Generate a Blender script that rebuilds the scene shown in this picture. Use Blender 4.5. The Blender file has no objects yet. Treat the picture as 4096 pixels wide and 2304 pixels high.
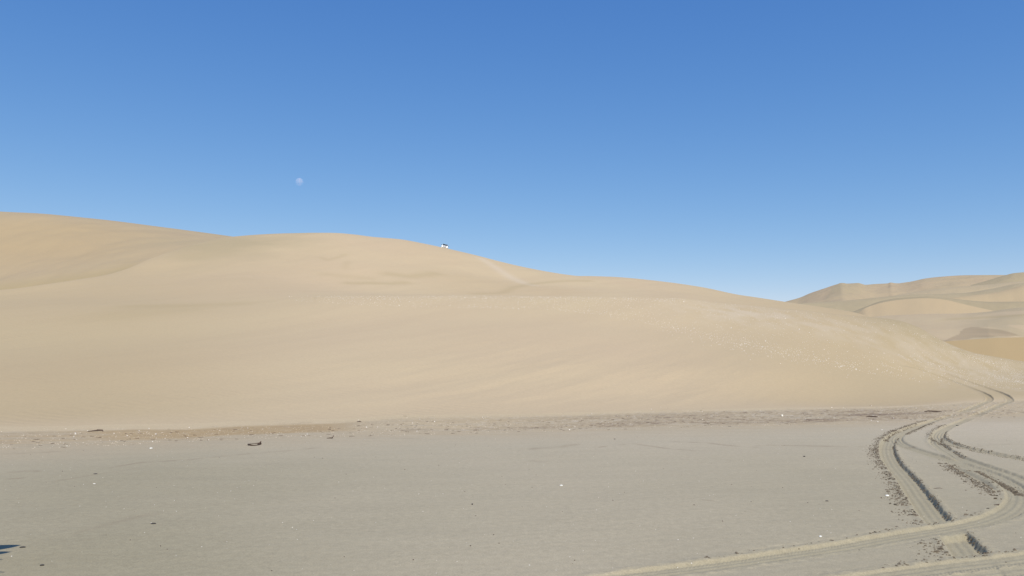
import bpy, math, random
import numpy as np
from mathutils import Vector, Matrix

# ------------------------------------------------------------------ camera
F = 3100.0            # focal length in pixels of the 4096 wide photograph
CX, CY = 2048.0, 1152.0
HZ = 1500.0           # eye level
CAM_H = 2.0
PITCH = math.atan((HZ - CY) / F)
scn = bpy.context.scene
cam_d = bpy.data.cameras.new('camera')
cam_d.sensor_width = 36.0
cam_d.lens = 36.0 * F / 4096.0
cam_d.clip_start = 0.1
cam_d.clip_end = 20000
cam = bpy.data.objects.new('camera', cam_d)
scn.collection.objects.link(cam)
cam.location = (0, 0, CAM_H)
cam.rotation_euler = (math.pi / 2 + PITCH, 0, 0)
scn.camera = cam

# ------------------------------------------------------------------ sky, sun, exposure
SUN_EL = math.radians(50)
SUN_BETA = math.radians(15)      # sun stands behind the camera, this far to its right
SUN_DIR = Vector((math.sin(SUN_BETA) * math.cos(SUN_EL), -math.cos(SUN_BETA) * math.cos(SUN_EL), math.sin(SUN_EL)))
world = bpy.data.worlds.new('World')
scn.world = world
world.use_nodes = True
wn, wl = world.node_tree.nodes, world.node_tree.links
wn.clear()
sky = wn.new('ShaderNodeTexSky')
sky.sky_type = 'NISHITA'
sky.sun_disc = False
sky.sun_elevation = SUN_EL
sky.sun_rotation = math.pi - SUN_BETA
sky.altitude = 0
sky.air_density = 1.0
sky.dust_density = 0.0
sky.ozone_density = 10.0
bg = wn.new('ShaderNodeBackground')
bg.inputs['Strength'].default_value = 0.13
wo = wn.new('ShaderNodeOutputWorld')
sep = wn.new('ShaderNodeSeparateColor'); com = wn.new('ShaderNodeCombineColor')
wl.new(sky.outputs[0], sep.inputs[0])
for k_, (g_, p_) in enumerate(((2.75, 1.33), (1.245, 0.92), (0.954, 0.50))):      # colour response of the clear, dry air
    m1 = wn.new('ShaderNodeMath'); m1.operation = 'MULTIPLY'; m1.inputs[1].default_value = 0.1
    m2 = wn.new('ShaderNodeMath'); m2.operation = 'POWER'; m2.inputs[1].default_value = p_
    m3 = wn.new('ShaderNodeMath'); m3.operation = 'MULTIPLY'; m3.inputs[1].default_value = g_ / 0.13
    wl.new(sep.outputs[k_], m1.inputs[0]); wl.new(m1.outputs[0], m2.inputs[0]); wl.new(m2.outputs[0], m3.inputs[0])
    wl.new(m3.outputs[0], com.inputs[k_])
wl.new(com.outputs[0], bg.inputs[0])
wl.new(bg.outputs[0], wo.inputs[0])
sun_d = bpy.data.lights.new('sun', 'SUN')
sun_d.energy = 4.3
sun_d.angle = math.radians(0.53)
sun_d.color = (1.0, 0.925, 0.80)
sun = bpy.data.objects.new('sun', sun_d)
scn.collection.objects.link(sun)
sun.rotation_euler = SUN_DIR.to_track_quat('Z', 'Y').to_euler()
scn.view_settings.view_transform = 'Standard'
scn.view_settings.look = 'None'
scn.view_settings.exposure = 0.0
scn.view_settings.gamma = 1.0

# ------------------------------------------------------------------ helpers
rng = np.random.default_rng(7)
random.seed(7)
sp, cp = math.sin(PITCH), math.cos(PITCH)

def ray(px, py):
    """photo pixel -> azimuth, tangent of elevation"""
    px = np.asarray(px, float); py = np.asarray(py, float)
    v = (px - CX) / F; w = (CY - py) / F
    dx, dy, dz = v, cp - w * sp, sp + w * cp
    return np.arctan2(dx, dy), dz / np.hypot(dx, dy)

def pchip_slopes(x, y, axis_last=True):
    """monotone slopes, x,y arrays (..., n)"""
    h = np.diff(x, axis=-1); d = np.diff(y, axis=-1) / h
    m = np.zeros_like(y)
    w1 = 2 * h[..., 1:] + h[..., :-1]; w2 = h[..., 1:] + 2 * h[..., :-1]
    same = d[..., 1:] * d[..., :-1] > 0
    with np.errstate(divide='ignore', invalid='ignore'):
        mm = (w1 + w2) / (w1 / d[..., :-1] + w2 / d[..., 1:])
    m[..., 1:-1] = np.where(same, mm, 0.0)
    m[..., 0] = d[..., 0]; m[..., -1] = d[..., -1]
    return m

def pchip1(xk, yk, x):
    xk = np.asarray(xk, float); yk = np.asarray(yk, float)
    m = pchip_slopes(xk, yk)
    x = np.clip(x, xk[0], xk[-1])
    i = np.clip(np.searchsorted(xk, x) - 1, 0, len(xk) - 2)
    return herm(xk[i], xk[i + 1], yk[i], yk[i + 1], m[i], m[i + 1], x)

def herm(x0, x1, y0, y1, m0, m1, x):
    h = x1 - x0; t = (x - x0) / h
    return ((1 + 2 * t) * (1 - t) ** 2 * y0 + t * (1 - t) ** 2 * h * m0
            + t * t * (3 - 2 * t) * y1 + t * t * (t - 1) * h * m1)

def _hash(ix, iy, seed):
    n = (ix.astype(np.int64) * 374761393 + iy.astype(np.int64) * 668265263 + seed * 1274126177) & 0xffffffff
    n = ((n ^ (n >> 13)) * 1274126177) & 0xffffffff
    n = (n ^ (n >> 16)) & 0xffffffff
    return n / 4294967295.0

def noise(x, y, seed=0):
    ix = np.floor(x); iy = np.floor(y); fx = x - ix; fy = y - iy
    u = fx * fx * fx * (fx * (fx * 6 - 15) + 10); v = fy * fy * fy * (fy * (fy * 6 - 15) + 10)
    def g(a, b):
        t = _hash(ix + a, iy + b, seed) * 2 * np.pi
        return np.cos(t) * (fx - a) + np.sin(t) * (fy - b)
    return ((g(0, 0) * (1 - u) + g(1, 0) * u) * (1 - v) + (g(0, 1) * (1 - u) + g(1, 1) * u) * v) * 1.5

def fbm(x, y, seed=0, o=4, gain=0.5):
    s = 0; a = 1.0
    for k in range(o):
        s = s + a * noise(x * 2 ** k, y * 2 ** k, seed + 17 * k); a *= gain
    return s

def sstep(a, b, x):
    t = np.clip((x - a) / (b - a), 0, 1)
    return t * t * (3 - 2 * t)

def tag(o, label=None, cat=None, group=None, kind=None):
    if label: o['label'] = label
    if cat: o['category'] = cat
    if group: o['group'] = group
    if kind: o['kind'] = kind
    return o

def mesh_obj(name, verts, faces, mat=None, parent=None, smooth=False):
    me = bpy.data.meshes.new(name)
    verts = np.asarray(verts, np.float32)
    if isinstance(faces, np.ndarray):
        nf, k = faces.shape
        me.vertices.add(len(verts)); me.vertices.foreach_set('co', verts.ravel())
        me.loops.add(nf * k); me.loops.foreach_set('vertex_index', faces.astype(np.int32).ravel())
        me.polygons.add(nf)
        me.polygons.foreach_set('loop_start', np.arange(0, nf * k, k, dtype=np.int32))
        me.update(calc_edges=True)
    else:
        me.from_pydata([tuple(map(float, v)) for v in verts], [], faces)
    if smooth:
        me.polygons.foreach_set('use_smooth', np.ones(len(me.polygons), bool))
    me.update()
    o = bpy.data.objects.new(name, me)
    if mat: me.materials.append(mat)
    scn.collection.objects.link(o)
    if parent: o.parent = parent
    return o

def grid_faces(nr, nc, wrap=False):
    i = np.arange(nr - 1)[:, None]; j = np.arange(nc - (0 if wrap else 1))[None, :]
    j2 = (j + 1) % nc
    a = i * nc + j; b = i * nc + j2; c = (i + 1) * nc + j2; d = (i + 1) * nc + j
    return np.stack([a, b, c, d], -1).reshape(-1, 4)

def add_attr(o, name, vals):
    a = o.data.attributes.new(name, 'FLOAT', 'POINT')
    a.data.foreach_set('value', np.asarray(vals, np.float32).ravel())

# ------------------------------------------------------------------ materials
class NT:
    def __init__(s, name, rough=0.9, spec=0.2):
        s.m = bpy.data.materials.new(name); s.m.use_nodes = True
        s.n, s.l = s.m.node_tree.nodes, s.m.node_tree.links
        s.b = s.n['Principled BSDF']
        s.b.inputs['Roughness'].default_value = rough
        s.b.inputs['Specular IOR Level'].default_value = spec
    def node(s, t, **kw):
        x = s.n.new(t)
        for k, v in kw.items():
            if k in x.inputs.keys(): x.inputs[k].default_value = v
            else: setattr(x, k, v)
        return x
    def pos(s, scale=(1, 1, 1), rot=0.0):
        g = s.node('ShaderNodeNewGeometry'); mp = s.node('ShaderNodeMapping'); m0 = s.node('ShaderNodeMapping')
        m0.inputs['Rotation'].default_value = (0, 0, -rot); mp.inputs['Scale'].default_value = scale
        s.l.new(g.outputs['Position'], m0.inputs['Vector']); s.l.new(m0.outputs[0], mp.inputs['Vector']); return mp.outputs[0]
    def noise(s, vec, scale, detail=4, rough=0.5):
        x = s.node('ShaderNodeTexNoise'); x.inputs['Scale'].default_value = scale
        x.inputs['Detail'].default_value = detail; x.inputs['Roughness'].default_value = rough
        s.l.new(vec, x.inputs['Vector']); return x.outputs['Fac']
    def rng(s, v, a, b, c, d):
        x = s.node('ShaderNodeMapRange'); x.inputs[1].default_value = a; x.inputs[2].default_value = b
        x.inputs[3].default_value = c; x.inputs[4].default_value = d; s.l.new(v, x.inputs[0]); return x.outputs[0]
    def attr(s, name):
        return s.node('ShaderNodeAttribute', attribute_name=name).outputs['Fac']
    def math(s, op, a, b):
        x = s.node('ShaderNodeMath', operation=op)
        for i, v in enumerate((a, b)):
            if isinstance(v, (int, float)): x.inputs[i].default_value = v
            else: s.l.new(v, x.inputs[i])
        return x.outputs[0]
    def mix(s, fac, a, b, mode='MIX'):
        x = s.node('ShaderNodeMix', data_type='RGBA', blend_type=mode)
        for sock, v in ((0, fac), (6, a), (7, b)):
            if isinstance(v, (int, float)): x.inputs[sock].default_value = v
            elif isinstance(v, tuple): x.inputs[sock].default_value = (*v, 1)
            else: s.l.new(v, x.inputs[sock])
        return x.outputs[2]
    def bump(s, h, strength, dist, prev=None):
        x = s.node('ShaderNodeBump'); x.inputs['Strength'].default_value = strength
        x.inputs['Distance'].default_value = dist; s.l.new(h, x.inputs['Height'])
        if prev: s.l.new(prev, x.inputs['Normal'])
        return x.outputs[0]
    def color(s, c):
        if isinstance(c, tuple): s.b.inputs['Base Color'].default_value = (*c, 1)
        else: s.l.new(c, s.b.inputs['Base Color'])

SAND = (0.498, 0.399, 0.252)
SAND2 = (0.486, 0.381, 0.248)
GREY = (0.362, 0.300, 0.190)
ORANGE = (0.40, 0.292, 0.150)
FLAT = (0.438, 0.379, 0.270)
TRACKC = (0.315, 0.280, 0.185)

def simple(name, col, rough=0.6, spec=0.3, metal=0.0, var=0.0, scale=20):
    t = NT(name, rough, spec); t.b.inputs['Metallic'].default_value = metal
    if var > 0:
        f = t.noise(t.pos(), scale, 3)
        dark = tuple(c * (1 - var) for c in col); light = tuple(min(1, c * (1 + var)) for c in col)
        t.color(t.mix(f, dark, light))
    else: t.color(col)
    return t.m

def flat_material():
    t = NT('beach_sand', 0.92, 0.15)
    p = t.pos()
    g1 = t.noise(p, 55, 3, 0.7)          # grain
    g2 = t.noise(p, 9, 4, 0.6)
    big = t.noise(t.pos((0.10, 0.05, 1)), 1.0, 3)
    mid = t.noise(t.pos((0.5, 1.6, 1), 0.1), 1.0, 4)
    c = t.mix(t.rng(big, 0.35, 0.65, 0, 1), tuple(x * 0.965 for x in FLAT), tuple(x * 1.03 for x in (0.442, 0.377, 0.272)))
    c = t.mix(t.attr('olive'), c, (0.300, 0.265, 0.174))
    c = t.mix(t.attr('warm'), c, (0.400, 0.325, 0.215))
    c = t.mix(t.attr('brown'), c, (0.378, 0.276, 0.150))
    c = t.mix(t.attr('duneward'), c, SAND)
    c = t.mix(t.attr('track'), c, TRACKC)
    c = t.mix(t.attr('stain'), c, (0.20, 0.145, 0.095))
    c = t.mix(t.attr('pale'), c, (0.60, 0.54, 0.43))
    v = t.math('MULTIPLY', t.rng(g1, 0.25, 0.75, 0.80, 1.20), t.rng(g2, 0.3, 0.7, 0.93, 1.07))
    v = t.math('MULTIPLY', v, t.rng(mid, 0.3, 0.7, 0.975, 1.025))
    cc = t.node('ShaderNodeCombineColor')
    for k in range(3): t.l.new(v, cc.inputs[k])
    t.color(t.mix(1.0, c, cc.outputs[0], 'MULTIPLY'))
    rip = t.node('ShaderNodeTexWave', wave_type='BANDS', bands_direction='Y')
    rip.inputs['Scale'].default_value = 1.1; rip.inputs['Distortion'].default_value = 6.0
    rip.inputs['Detail'].default_value = 3; rip.inputs['Detail Scale'].default_value = 1.2
    t.l.new(t.pos((1, 1, 1), 0.35), rip.inputs['Vector'])
    b = t.bump(rip.outputs['Fac'], 0.18, 0.010)
    b = t.bump(t.noise(p, 26, 5, 0.65), 0.55, 0.010, b)
    t.l.new(b, t.b.inputs['Normal'])
    return t.m

def dune_material(name, c1, c2, greyness=0.0, streak_rot=1.0, fine=True):
    t = NT(name, 0.95, 0.12)
    big = t.noise(t.pos((0.02, 0.02, 0.02)), 1.0, 4)
    st = t.noise(t.pos((0.035, 0.22, 0.1), streak_rot), 1.0, 5, 0.55)
    c = t.mix(t.rng(big, 0.35, 0.65, 0, 1), c1, c2)
    c = t.mix(t.math('MULTIPLY', t.rng(st, 0.42, 0.62, 0, 1), 0.30), c, tuple(x * 0.93 for x in c2))
    c = t.mix(t.math('MULTIPLY', t.rng(t.noise(t.pos((0.012, 0.03, 0.08), 0.3), 1.0, 5, 0.6), 0.4, 0.62, 0, 1), greyness), c, GREY)
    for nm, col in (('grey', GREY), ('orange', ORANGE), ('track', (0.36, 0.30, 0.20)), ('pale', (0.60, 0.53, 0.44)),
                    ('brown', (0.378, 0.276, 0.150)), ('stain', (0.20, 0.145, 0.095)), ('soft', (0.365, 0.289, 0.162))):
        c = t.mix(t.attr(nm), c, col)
    g = t.noise(t.pos(), 6.0, 4, 0.7)
    cc = t.node('ShaderNodeCombineColor')
    v = t.rng(g, 0.25, 0.75, 0.93, 1.07)
    for k in range(3): t.l.new(v, cc.inputs[k])
    t.color(t.mix(1.0, c, cc.outputs[0], 'MULTIPLY'))
    b = None
    if fine:
        rip = t.node('ShaderNodeTexWave', wave_type='BANDS', bands_direction='X')
        rip.inputs['Scale'].default_value = 0.42; rip.inputs['Distortion'].default_value = 5.0
        rip.inputs['Detail'].default_value = 3; rip.inputs['Detail Scale'].default_value = 0.8
        t.l.new(t.pos((1, 1, 1), 1.0), rip.inputs['Vector'])
        x = t.node('ShaderNodeBump'); x.inputs['Distance'].default_value = 0.05
        t.l.new(t.math('MULTIPLY', t.rng(st, 0.45, 0.7, 0, 1), 0.45), x.inputs['Strength'])
        t.l.new(rip.outputs['Fac'], x.inputs['Height']); b = x.outputs[0]
    b = t.bump(t.noise(t.pos(), 2.2, 5, 0.6), 0.25, 0.06, b)
    t.l.new(b, t.b.inputs['Normal'])
    return t.m

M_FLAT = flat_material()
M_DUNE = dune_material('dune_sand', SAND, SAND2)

# ------------------------------------------------------------------ main heightfield (flat + main dune)
TOE = [(-1500, 1745), (-600, 1730), (0, 1722), (250, 1721), (500, 1714), (750, 1712), (1000, 1700), (1350, 1689), (1600, 1673),
       (1800, 1670), (2000, 1667), (2300, 1660), (2600, 1650), (3000, 1640), (3300, 1634), (3600, 1627), (3900, 1608),
       (4096, 1600), (4700, 1588), (5600, 1578)]
# guides: px, py, depth
G_M1 = [(-1500, 1480, 60), (0, 1475, 56), (1000, 1460, 58), (2000, 1450, 59), (3000, 1455, 64), (3500, 1500, 74), (3800, 1535, 80), (4096, 1548, 82), (5600, 1540, 90)]
G_M2 = [(-1500, 1320, 88), (0, 1320, 84), (1000, 1305, 84), (2000, 1300, 84), (3000, 1325, 88), (3500, 1400, 91), (3800, 1470, 93), (4096, 1500, 94), (5600, 1500, 100)]
G_A = [(-1500, 1235, 108), (0, 1225, 104), (600, 1215, 106), (1000, 1198, 110), (1250, 1186, 112), (1500, 1181, 113), (2000, 1181, 114),
       (2350, 1184, 115), (2700, 1190, 116), (2850, 1207, 116), (3000, 1222, 116), (3200, 1240, 116), (3400, 1261, 116), (3500, 1269, 115), (3590, 1281, 114),
       (3660, 1303, 112), (3720, 1335, 109), (3780, 1367, 106), (3840, 1393, 105), (3900, 1412, 104), (4000, 1430, 104), (4096, 1446, 104), (4500, 1490, 108), (5600, 1510, 110)]
G_D = [(-1500, 1215, 122), (0, 1205, 116), (600, 1190, 120), (1000, 1160, 128), (1250, 1173, 132), (1500, 1184, 133), (2000, 1190, 134),
       (2350, 1196, 135), (2700, 1210, 136), (2850, 1228, 136), (3000, 1255, 136), (3200, 1275, 136), (3400, 1300, 136), (3600, 1330, 134),
       (3800, 1420, 126), (4096, 1480, 122), (5600, 1530, 126)]
G_MM = [(-1500, 1195, 130), (0, 1184, 124), (400, 1140, 136), (700, 1090, 155), (1000, 1040, 168), (1400, 1045, 172), (1700, 1080, 174), (2000, 1128, 178),
        (2200, 1146, 180), (2350, 1156, 184), (2450, 1162, 188), (2700, 1172, 196), (3000, 1214, 205), (3200, 1250, 205), (3400, 1290, 205), (3600, 1340, 205), (4096, 1490, 200), (5600, 1540, 200)]
G_C = [(-1500, 1195.1, 138), (-600, 1178, 132), (0, 1160, 132), (180, 1138, 137), (300, 1120, 142), (430, 1098, 152), (500, 1078, 160), (600, 1035, 172), (700, 1000, 184), (800, 970, 194), (900, 950, 202),
       (960, 944, 206), (1050, 937, 210), (1150, 933, 212), (1350, 932, 214), (1420, 938, 215), (1480, 946, 216), (1600, 957, 217), (1690, 973, 218), (1775, 991, 218), (1900, 1020, 220), (2000, 1046, 221),
       (2100, 1069, 222), (2200, 1088, 223), (2280, 1100, 224), (2320, 1104, 226), (2350, 1104, 230), (2450, 1107, 236), (2600, 1120, 242), (2800, 1147, 248), (2950, 1178, 252),
       (3050, 1193, 254), (3140, 1207, 256), (3300, 1230, 258), (3450, 1258, 258), (3600, 1345, 258), (4096, 1495, 250), (5600, 1545, 250)]

def guide(az, pts):
    p = np.array(pts, float)
    a, e = ray(p[:, 0], p[:, 1])
    r = p[:, 2] / np.cos(a)
    return pchip1(a, e, az), pchip1(a, r, az)

def toe_r(az):
    p = np.array(TOE, float); a, e = ray(p[:, 0], p[:, 1])
    return -CAM_H / pchip1(a, e, az)

AZ_F = math.radians(36)
cols = [np.arange(-math.pi, -math.radians(80), math.radians(4)), np.arange(-math.radians(80), -AZ_F, math.radians(0.6)),
        np.arange(-AZ_F, math.radians(7), 0.00135), np.arange(math.radians(7), math.radians(12), 0.0011), np.arange(math.radians(12), AZ_F, 0.00065),
        np.arange(AZ_F, math.radians(46), 0.0010), np.arange(math.radians(46), math.radians(80), math.radians(0.6)), np.arange(math.radians(80), math.pi - 0.01, math.radians(4))]
AZ = np.concatenate(cols)
NC = len(AZ)
rt = toe_r(AZ)
e1, r1 = guide(AZ, G_M1); e2, r2 = guide(AZ, G_M2); eA, rA = guide(AZ, G_A)
eD, rD = guide(AZ, G_D); eM, rM = guide(AZ, G_MM); eC, rC = guide(AZ, G_C)
# wide angles: keep distances bounded
rk = np.stack([rt, r1, r2, rA, rD, rM, rC, rC + 45, rC + 110], -1)
ek = np.stack([-CAM_H / rt, e1, e2, eA, eD, eM, eC, np.minimum((eC * rC - 2) / (rC + 45), eC - 0.012), np.minimum((eC * rC - 14) / (rC + 110), eC - 0.03)], -1)
ek[:, 7] = np.maximum(ek[:, 7], -CAM_H / rk[:, 7] - 0.004); ek[:, 8] = np.maximum(ek[:, 8], -CAM_H / rk[:, 8] - 0.006)
mk = pchip_slopes(rk, ek)
mk[:, 0] = CAM_H / rt ** 2
# rows: polar parameter
N1, N2 = 40, 620
row_r = []
t1 = np.linspace(0, 1, N1, endpoint=False)
R0, R1 = 0.4, 6.8
for t in t1: row_r.append(np.full(NC, R0 * (R1 / R0) ** t))
for t in np.linspace(0, 1, N2, endpoint=False):
    row_r.append(1.0 / ((1 - t) / R1 + t / rt))
NFLAT = len(row_r)           # index of toe row
segs = [70, 60, 50, 12, 40, 50, 14, 6]
for s, n in enumerate(segs):
    for k in range(n):
        t = k / n
        row_r.append(rk[:, s] * (1 - t) + rk[:, s + 1] * t)
row_r.append(rk[:, -1])
RR = np.array(row_r)                       # rows x cols
NR = len(RR)
def base_z(az_idx, r):
    pass
Z = np.zeros_like(RR)
k0 = NFLAT
for s, n in enumerate(segs):
    sl = slice(k0, k0 + n + (1 if s == len(segs) - 1 else 0))
    e = herm(rk[:, s], rk[:, s + 1], ek[:, s], ek[:, s + 1], mk[:, s], mk[:, s + 1], RR[sl])
    Z[sl] = CAM_H + e * RR[sl]
    k0 += n
fade = 1 - sstep(math.radians(62), math.radians(100), np.abs(AZ))
Z = Z * fade[None, :]
BASEZ = Z.copy()
X = RR * np.sin(AZ)[None, :]; Y = RR * np.cos(AZ)[None, :]

def col_at(az):
    return np.clip(np.searchsorted(AZ, az), 1, NC - 1)
def hit(px, py, surf=None):
    """where the ray through a photo pixel first meets the ground"""
    S = BASEZ if surf is None else surf
    a, e = ray(px, py); a = float(a); e = float(e)
    j = int(col_at(a)); f = (a - AZ[j - 1]) / (AZ[j] - AZ[j - 1])
    r = RR[:, j - 1] * (1 - f) + RR[:, j] * f
    z = S[:, j - 1] * (1 - f) + S[:, j] * f
    g = z - (CAM_H + e * r)
    k = int(np.argmax(g > 0))
    if k == 0: return None
    t = g[k - 1] / (g[k - 1] - g[k])
    rr = r[k - 1] + (r[k] - r[k - 1]) * t
    return Vector((rr * math.sin(a), rr * math.cos(a), CAM_H + e * rr))
def height(x, y, surf):
    a = math.atan2(x, y); rr = math.hypot(x, y)
    j = int(col_at(a)); f = (a - AZ[j - 1]) / (AZ[j] - AZ[j - 1])
    r = RR[:, j - 1] * (1 - f) + RR[:, j] * f; z = surf[:, j - 1] * (1 - f) + surf[:, j] * f
    return float(np.interp(rr, r, z))

# undulation of the sand
dz = 0.010 * fbm(X / 1.7, Y / 2.6, 3, 4) + 0.02 * fbm(X / 9, Y / 9, 5, 3)
on_dune = sstep(0, 10, RR - rt[None, :])
ca, sa = math.cos(1.0), math.sin(1.0)
U = X * ca + Y * sa; V = -X * sa + Y * ca
dz = dz + on_dune * ((0.012 + 0.075 * sstep(-0.30, -0.02, AZ)[None, :] * (1 - sstep(0.22, 0.42, AZ))[None, :] * (1 - sstep(55, 80, RR))) * fbm(U / 20, V / 3.4, 11, 4, 0.5) * (1 - sstep(120, 150, RR)) + 0.5 * noise(X / 38, Y / 30, 21) * (1 - sstep(150, 190, RR))
                     + 0.10 * fbm(X / 9, Y / 14, 31, 4) * sstep(130, 150, RR))
crestfade = 1 - np.exp(-((RR - rA[None, :]) / 8) ** 2) * (AZ > -0.25)[None, :]
crestfade2 = 1 - 0.8 * np.exp(-((RR - rC[None, :]) / 12) ** 2)
Z = Z + dz * crestfade * crestfade2 * np.maximum(fade, 0.1)[None, :]

# ---- tyre tracks
TRK = {
 'upper_left': [(3560, 1452), (3611, 1461), (3650, 1469), (3708, 1486), (3778, 1512), (3847, 1537), (3893, 1556), (3940, 1579), (3958, 1593), (3956, 1602), (3928, 1614), (3893, 1630), (3862, 1642), (3830, 1654)],
 'upper_right': [(3640, 1462), (3697, 1471), (3755, 1486), (3824, 1510), (3893, 1533), (3974, 1563), (4021, 1584), (4039, 1598), (4035, 1607), (4009, 1616), (3979, 1630), (3930, 1650), (3883, 1669)],
 'right_hook': [(3883, 1669), (3842, 1688), (3787, 1710), (3758, 1730), (3753, 1744), (3767, 1757), (3809, 1777), (3856, 1790), (3925, 1804), (4007, 1821), (4096, 1838), (4300, 1873), (4700, 1950), (5200, 2060)],
 'right_branch': [(3758, 1730), (3744, 1750), (3745, 1771), (3767, 1790), (3800, 1810), (3831, 1829), (3869, 1843), (3925, 1862), (3980, 1879), (4035, 1898), (4096, 1922), (4250, 1968), (4600, 2070), (5100, 2250)],
 'deep': [(3830, 1654), (3740, 1681), (3650, 1709), (3590, 1733), (3556, 1762), (3549, 1800), (3572, 1850), (3620, 1905), (3686, 1995), (3745, 2070), (3808, 2130), (3880, 2215), (3960, 2320), (4020, 2400)],
 'inner': [(3815, 1850), (3831, 1862), (3869, 1882), (3925, 1912), (3980, 1940), (4018, 1962), (4045, 1990)],
 'loop': [(3830, 1654), (3740, 1681), (3660, 1709), (3603, 1733), (3584, 1755), (3595, 1770), (3621, 1784), (3662, 1799), (3704, 1813), (3759, 1829), (3800, 1840), (3856, 1860), (3925, 1882), (3994, 1910), (4044, 1940), (4072, 1972),
          (4074, 2000), (4052, 2030), (4000, 2060), (3900, 2091), (3800, 2109), (3700, 2126), (3550, 2151), (3400, 2179), (3200, 2209), (3000, 2239), (2800, 2266), (2600, 2291), (2450, 2312), (2200, 2345)],
 'near': [(3000, 2390), (3300, 2338), (3500, 2309), (3700, 2281), (3900, 2254), (4096, 2232), (4300, 2205), (4700, 2150), (5200, 2085)],
 'near_low': [(3500, 2360), (3700, 2334), (3900, 2303), (4096, 2276), (4300, 2250), (4700, 2195), (5200, 2130)],
}
def resample(P, step):
    P = np.array([(p[0], p[1]) for p in P])
    d = np.r_[0, np.cumsum(np.hypot(*np.diff(P, axis=0).T))]
    # smooth catmull through pchip on both coordinates
    n = max(4, int(d[-1] / step)); t = np.linspace(0, d[-1], n)
    m = np.gradient(P, d, axis=0)
    i = np.clip(np.searchsorted(d, t) - 1, 0, len(d) - 2)
    Q = np.stack([herm(d[i], d[i + 1], P[i, k], P[i + 1, k], m[i, k], m[i + 1, k], t) for k in range(2)], -1)
    return Q, t
def below(px, py):
    h = hit(px, py)
    return h
LINES = {}
for nm, pts in TRK.items():
    W = [hit(*p) for p in pts]
    LINES[nm] = resample([w for w in W if w is not None], 0.07)

flatX, flatY = X.ravel(), Y.ravel()
def track_coords(nm, reach):
    """signed side distance and running length for all vertices near a track"""
    Q, t = LINES[nm]
    lo, hi = Q.min(0) - reach, Q.max(0) + reach
    idx = np.nonzero((flatX > lo[0]) & (flatX < hi[0]) & (flatY > lo[1]) & (flatY < hi[1]))[0]
    out_d = np.full(len(idx), 1e9); out_t = np.zeros(len(idx))
    # bucket by coarse samples
    CH = 24
    px_, py_ = flatX[idx], flatY[idx]
    for c in range(0, len(Q) - 1, CH):
        q = Q[c:c + CH + 1]
        l2, h2 = q.min(0) - reach, q.max(0) + reach
        sel = np.nonzero((px_ > l2[0]) & (px_ < h2[0]) & (py_ > l2[1]) & (py_ < h2[1]))[0]
        if not len(sel): continue
        ax, ay = px_[sel], py_[sel]
        for k in range(len(q) - 1):
            d0 = q[k + 1] - q[k]; L = math.hypot(*d0)
            if L < 1e-6: continue
            ux, uy = d0 / L
            vx, vy = ax - q[k, 0], ay - q[k, 1]
            tt = np.clip(vx * ux + vy * uy, 0, L)
            ex, ey = vx - ux * tt, vy - uy * tt
            dd = np.hypot(ex, ey)
            side = np.sign(ux * vy - uy * vx)
            better = dd < np.abs(out_d[sel])
            s2 = sel[better]
            out_d[s2] = dd[better] * np.where(side[better] == 0, 1, side[better])
            out_t[s2] = t[c + k] + tt[better]
    ok = np.abs(out_d) < reach
    return idx[ok], out_d[ok], out_t[ok]

Zf = Z.ravel()
track_m = np.zeros(Zf.shape); floor_m = np.zeros(Zf.shape)
def carve(nm, w, depth, berm, t0=0.0, t1=1e9, tread=0.006, fadelen=1.2, lug=0.0, groove=0.0, fill=0.0, fill_from=0.0):
    idx, d, t = track_coords(nm, w + 0.5)
    Q, tq = LINES[nm]
    T = min(t1, tq[-1])
    amp = sstep(t0, t0 + fadelen, t) * (1 - sstep(T - fadelen, T, t))
    jag = 0.013 * noise(t * 3.1 + 5, d * 0 + (d > 0) * 9.1, 41) + 0.015 * noise(t * 11, (d > 0) * 5.3, 42)
    a = np.abs(d) + jag
    inside = 1 - sstep(w - 0.03, w + 0.02, a)
    old = Zf[idx]
    bh = berm * (1 + 0.9 * noise(t * 4, d * 6, 43) + 0.5 * noise(t * 17, d * 19, 44))
    bump = bh * np.exp(-((a - w - 0.06) / 0.055) ** 2) * (1 - inside)
    prof = -depth * inside + tread * np.cos(d / 0.022) * inside * 0.5
    if fill > 0: groove = groove * (1 - 0.8 * sstep(fill_from * T - 1.0, fill_from * T + 1.5, t))
    prof += groove * np.cos(d * 2 * np.pi / 0.095 + 0.6 * noise(t / 1.5, d * 0, 45)) * inside
    prof += lug * np.sign(np.sin((t + np.abs(d) * 1.0) * 2 * np.pi / 0.055)) * inside * (np.abs(d) > w * 0.45)
    # a later track flattens what lay under it
    if fill > 0:
        fm = (1 - sstep(w + fill, w + fill + 0.10, a)) * amp * sstep(fill_from * T, fill_from * T + 1.0, t)
        old = old * (1 - fm) + (BASEZ.ravel()[idx] + 0.12 * (old - BASEZ.ravel()[idx]) + 0.006 * noise(flatX[idx] / 0.09, flatY[idx] / 0.09, 47)) * fm
    ref = BASEZ.ravel()[idx] + 0.4 * (old - BASEZ.ravel()[idx])
    new = old * (1 - inside * amp) + (ref) * inside * amp + amp * (prof + bump)
    Zf[idx] = new
    if fill > 0: floor_m[idx] = np.maximum(floor_m[idx], (1 - sstep(w - 0.02, w + 0.12, a + 0.04 * noise(flatX[idx] / 0.12, flatY[idx] / 0.12, 48))) * amp * sstep(fill_from * T * 0.9, fill_from * T + 2.0, t))
    track_m[idx] = np.maximum(track_m[idx] * (1 - inside * amp), amp * np.maximum(inside, 0.6 * np.exp(-((a - w) / 0.10) ** 2)))

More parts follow.
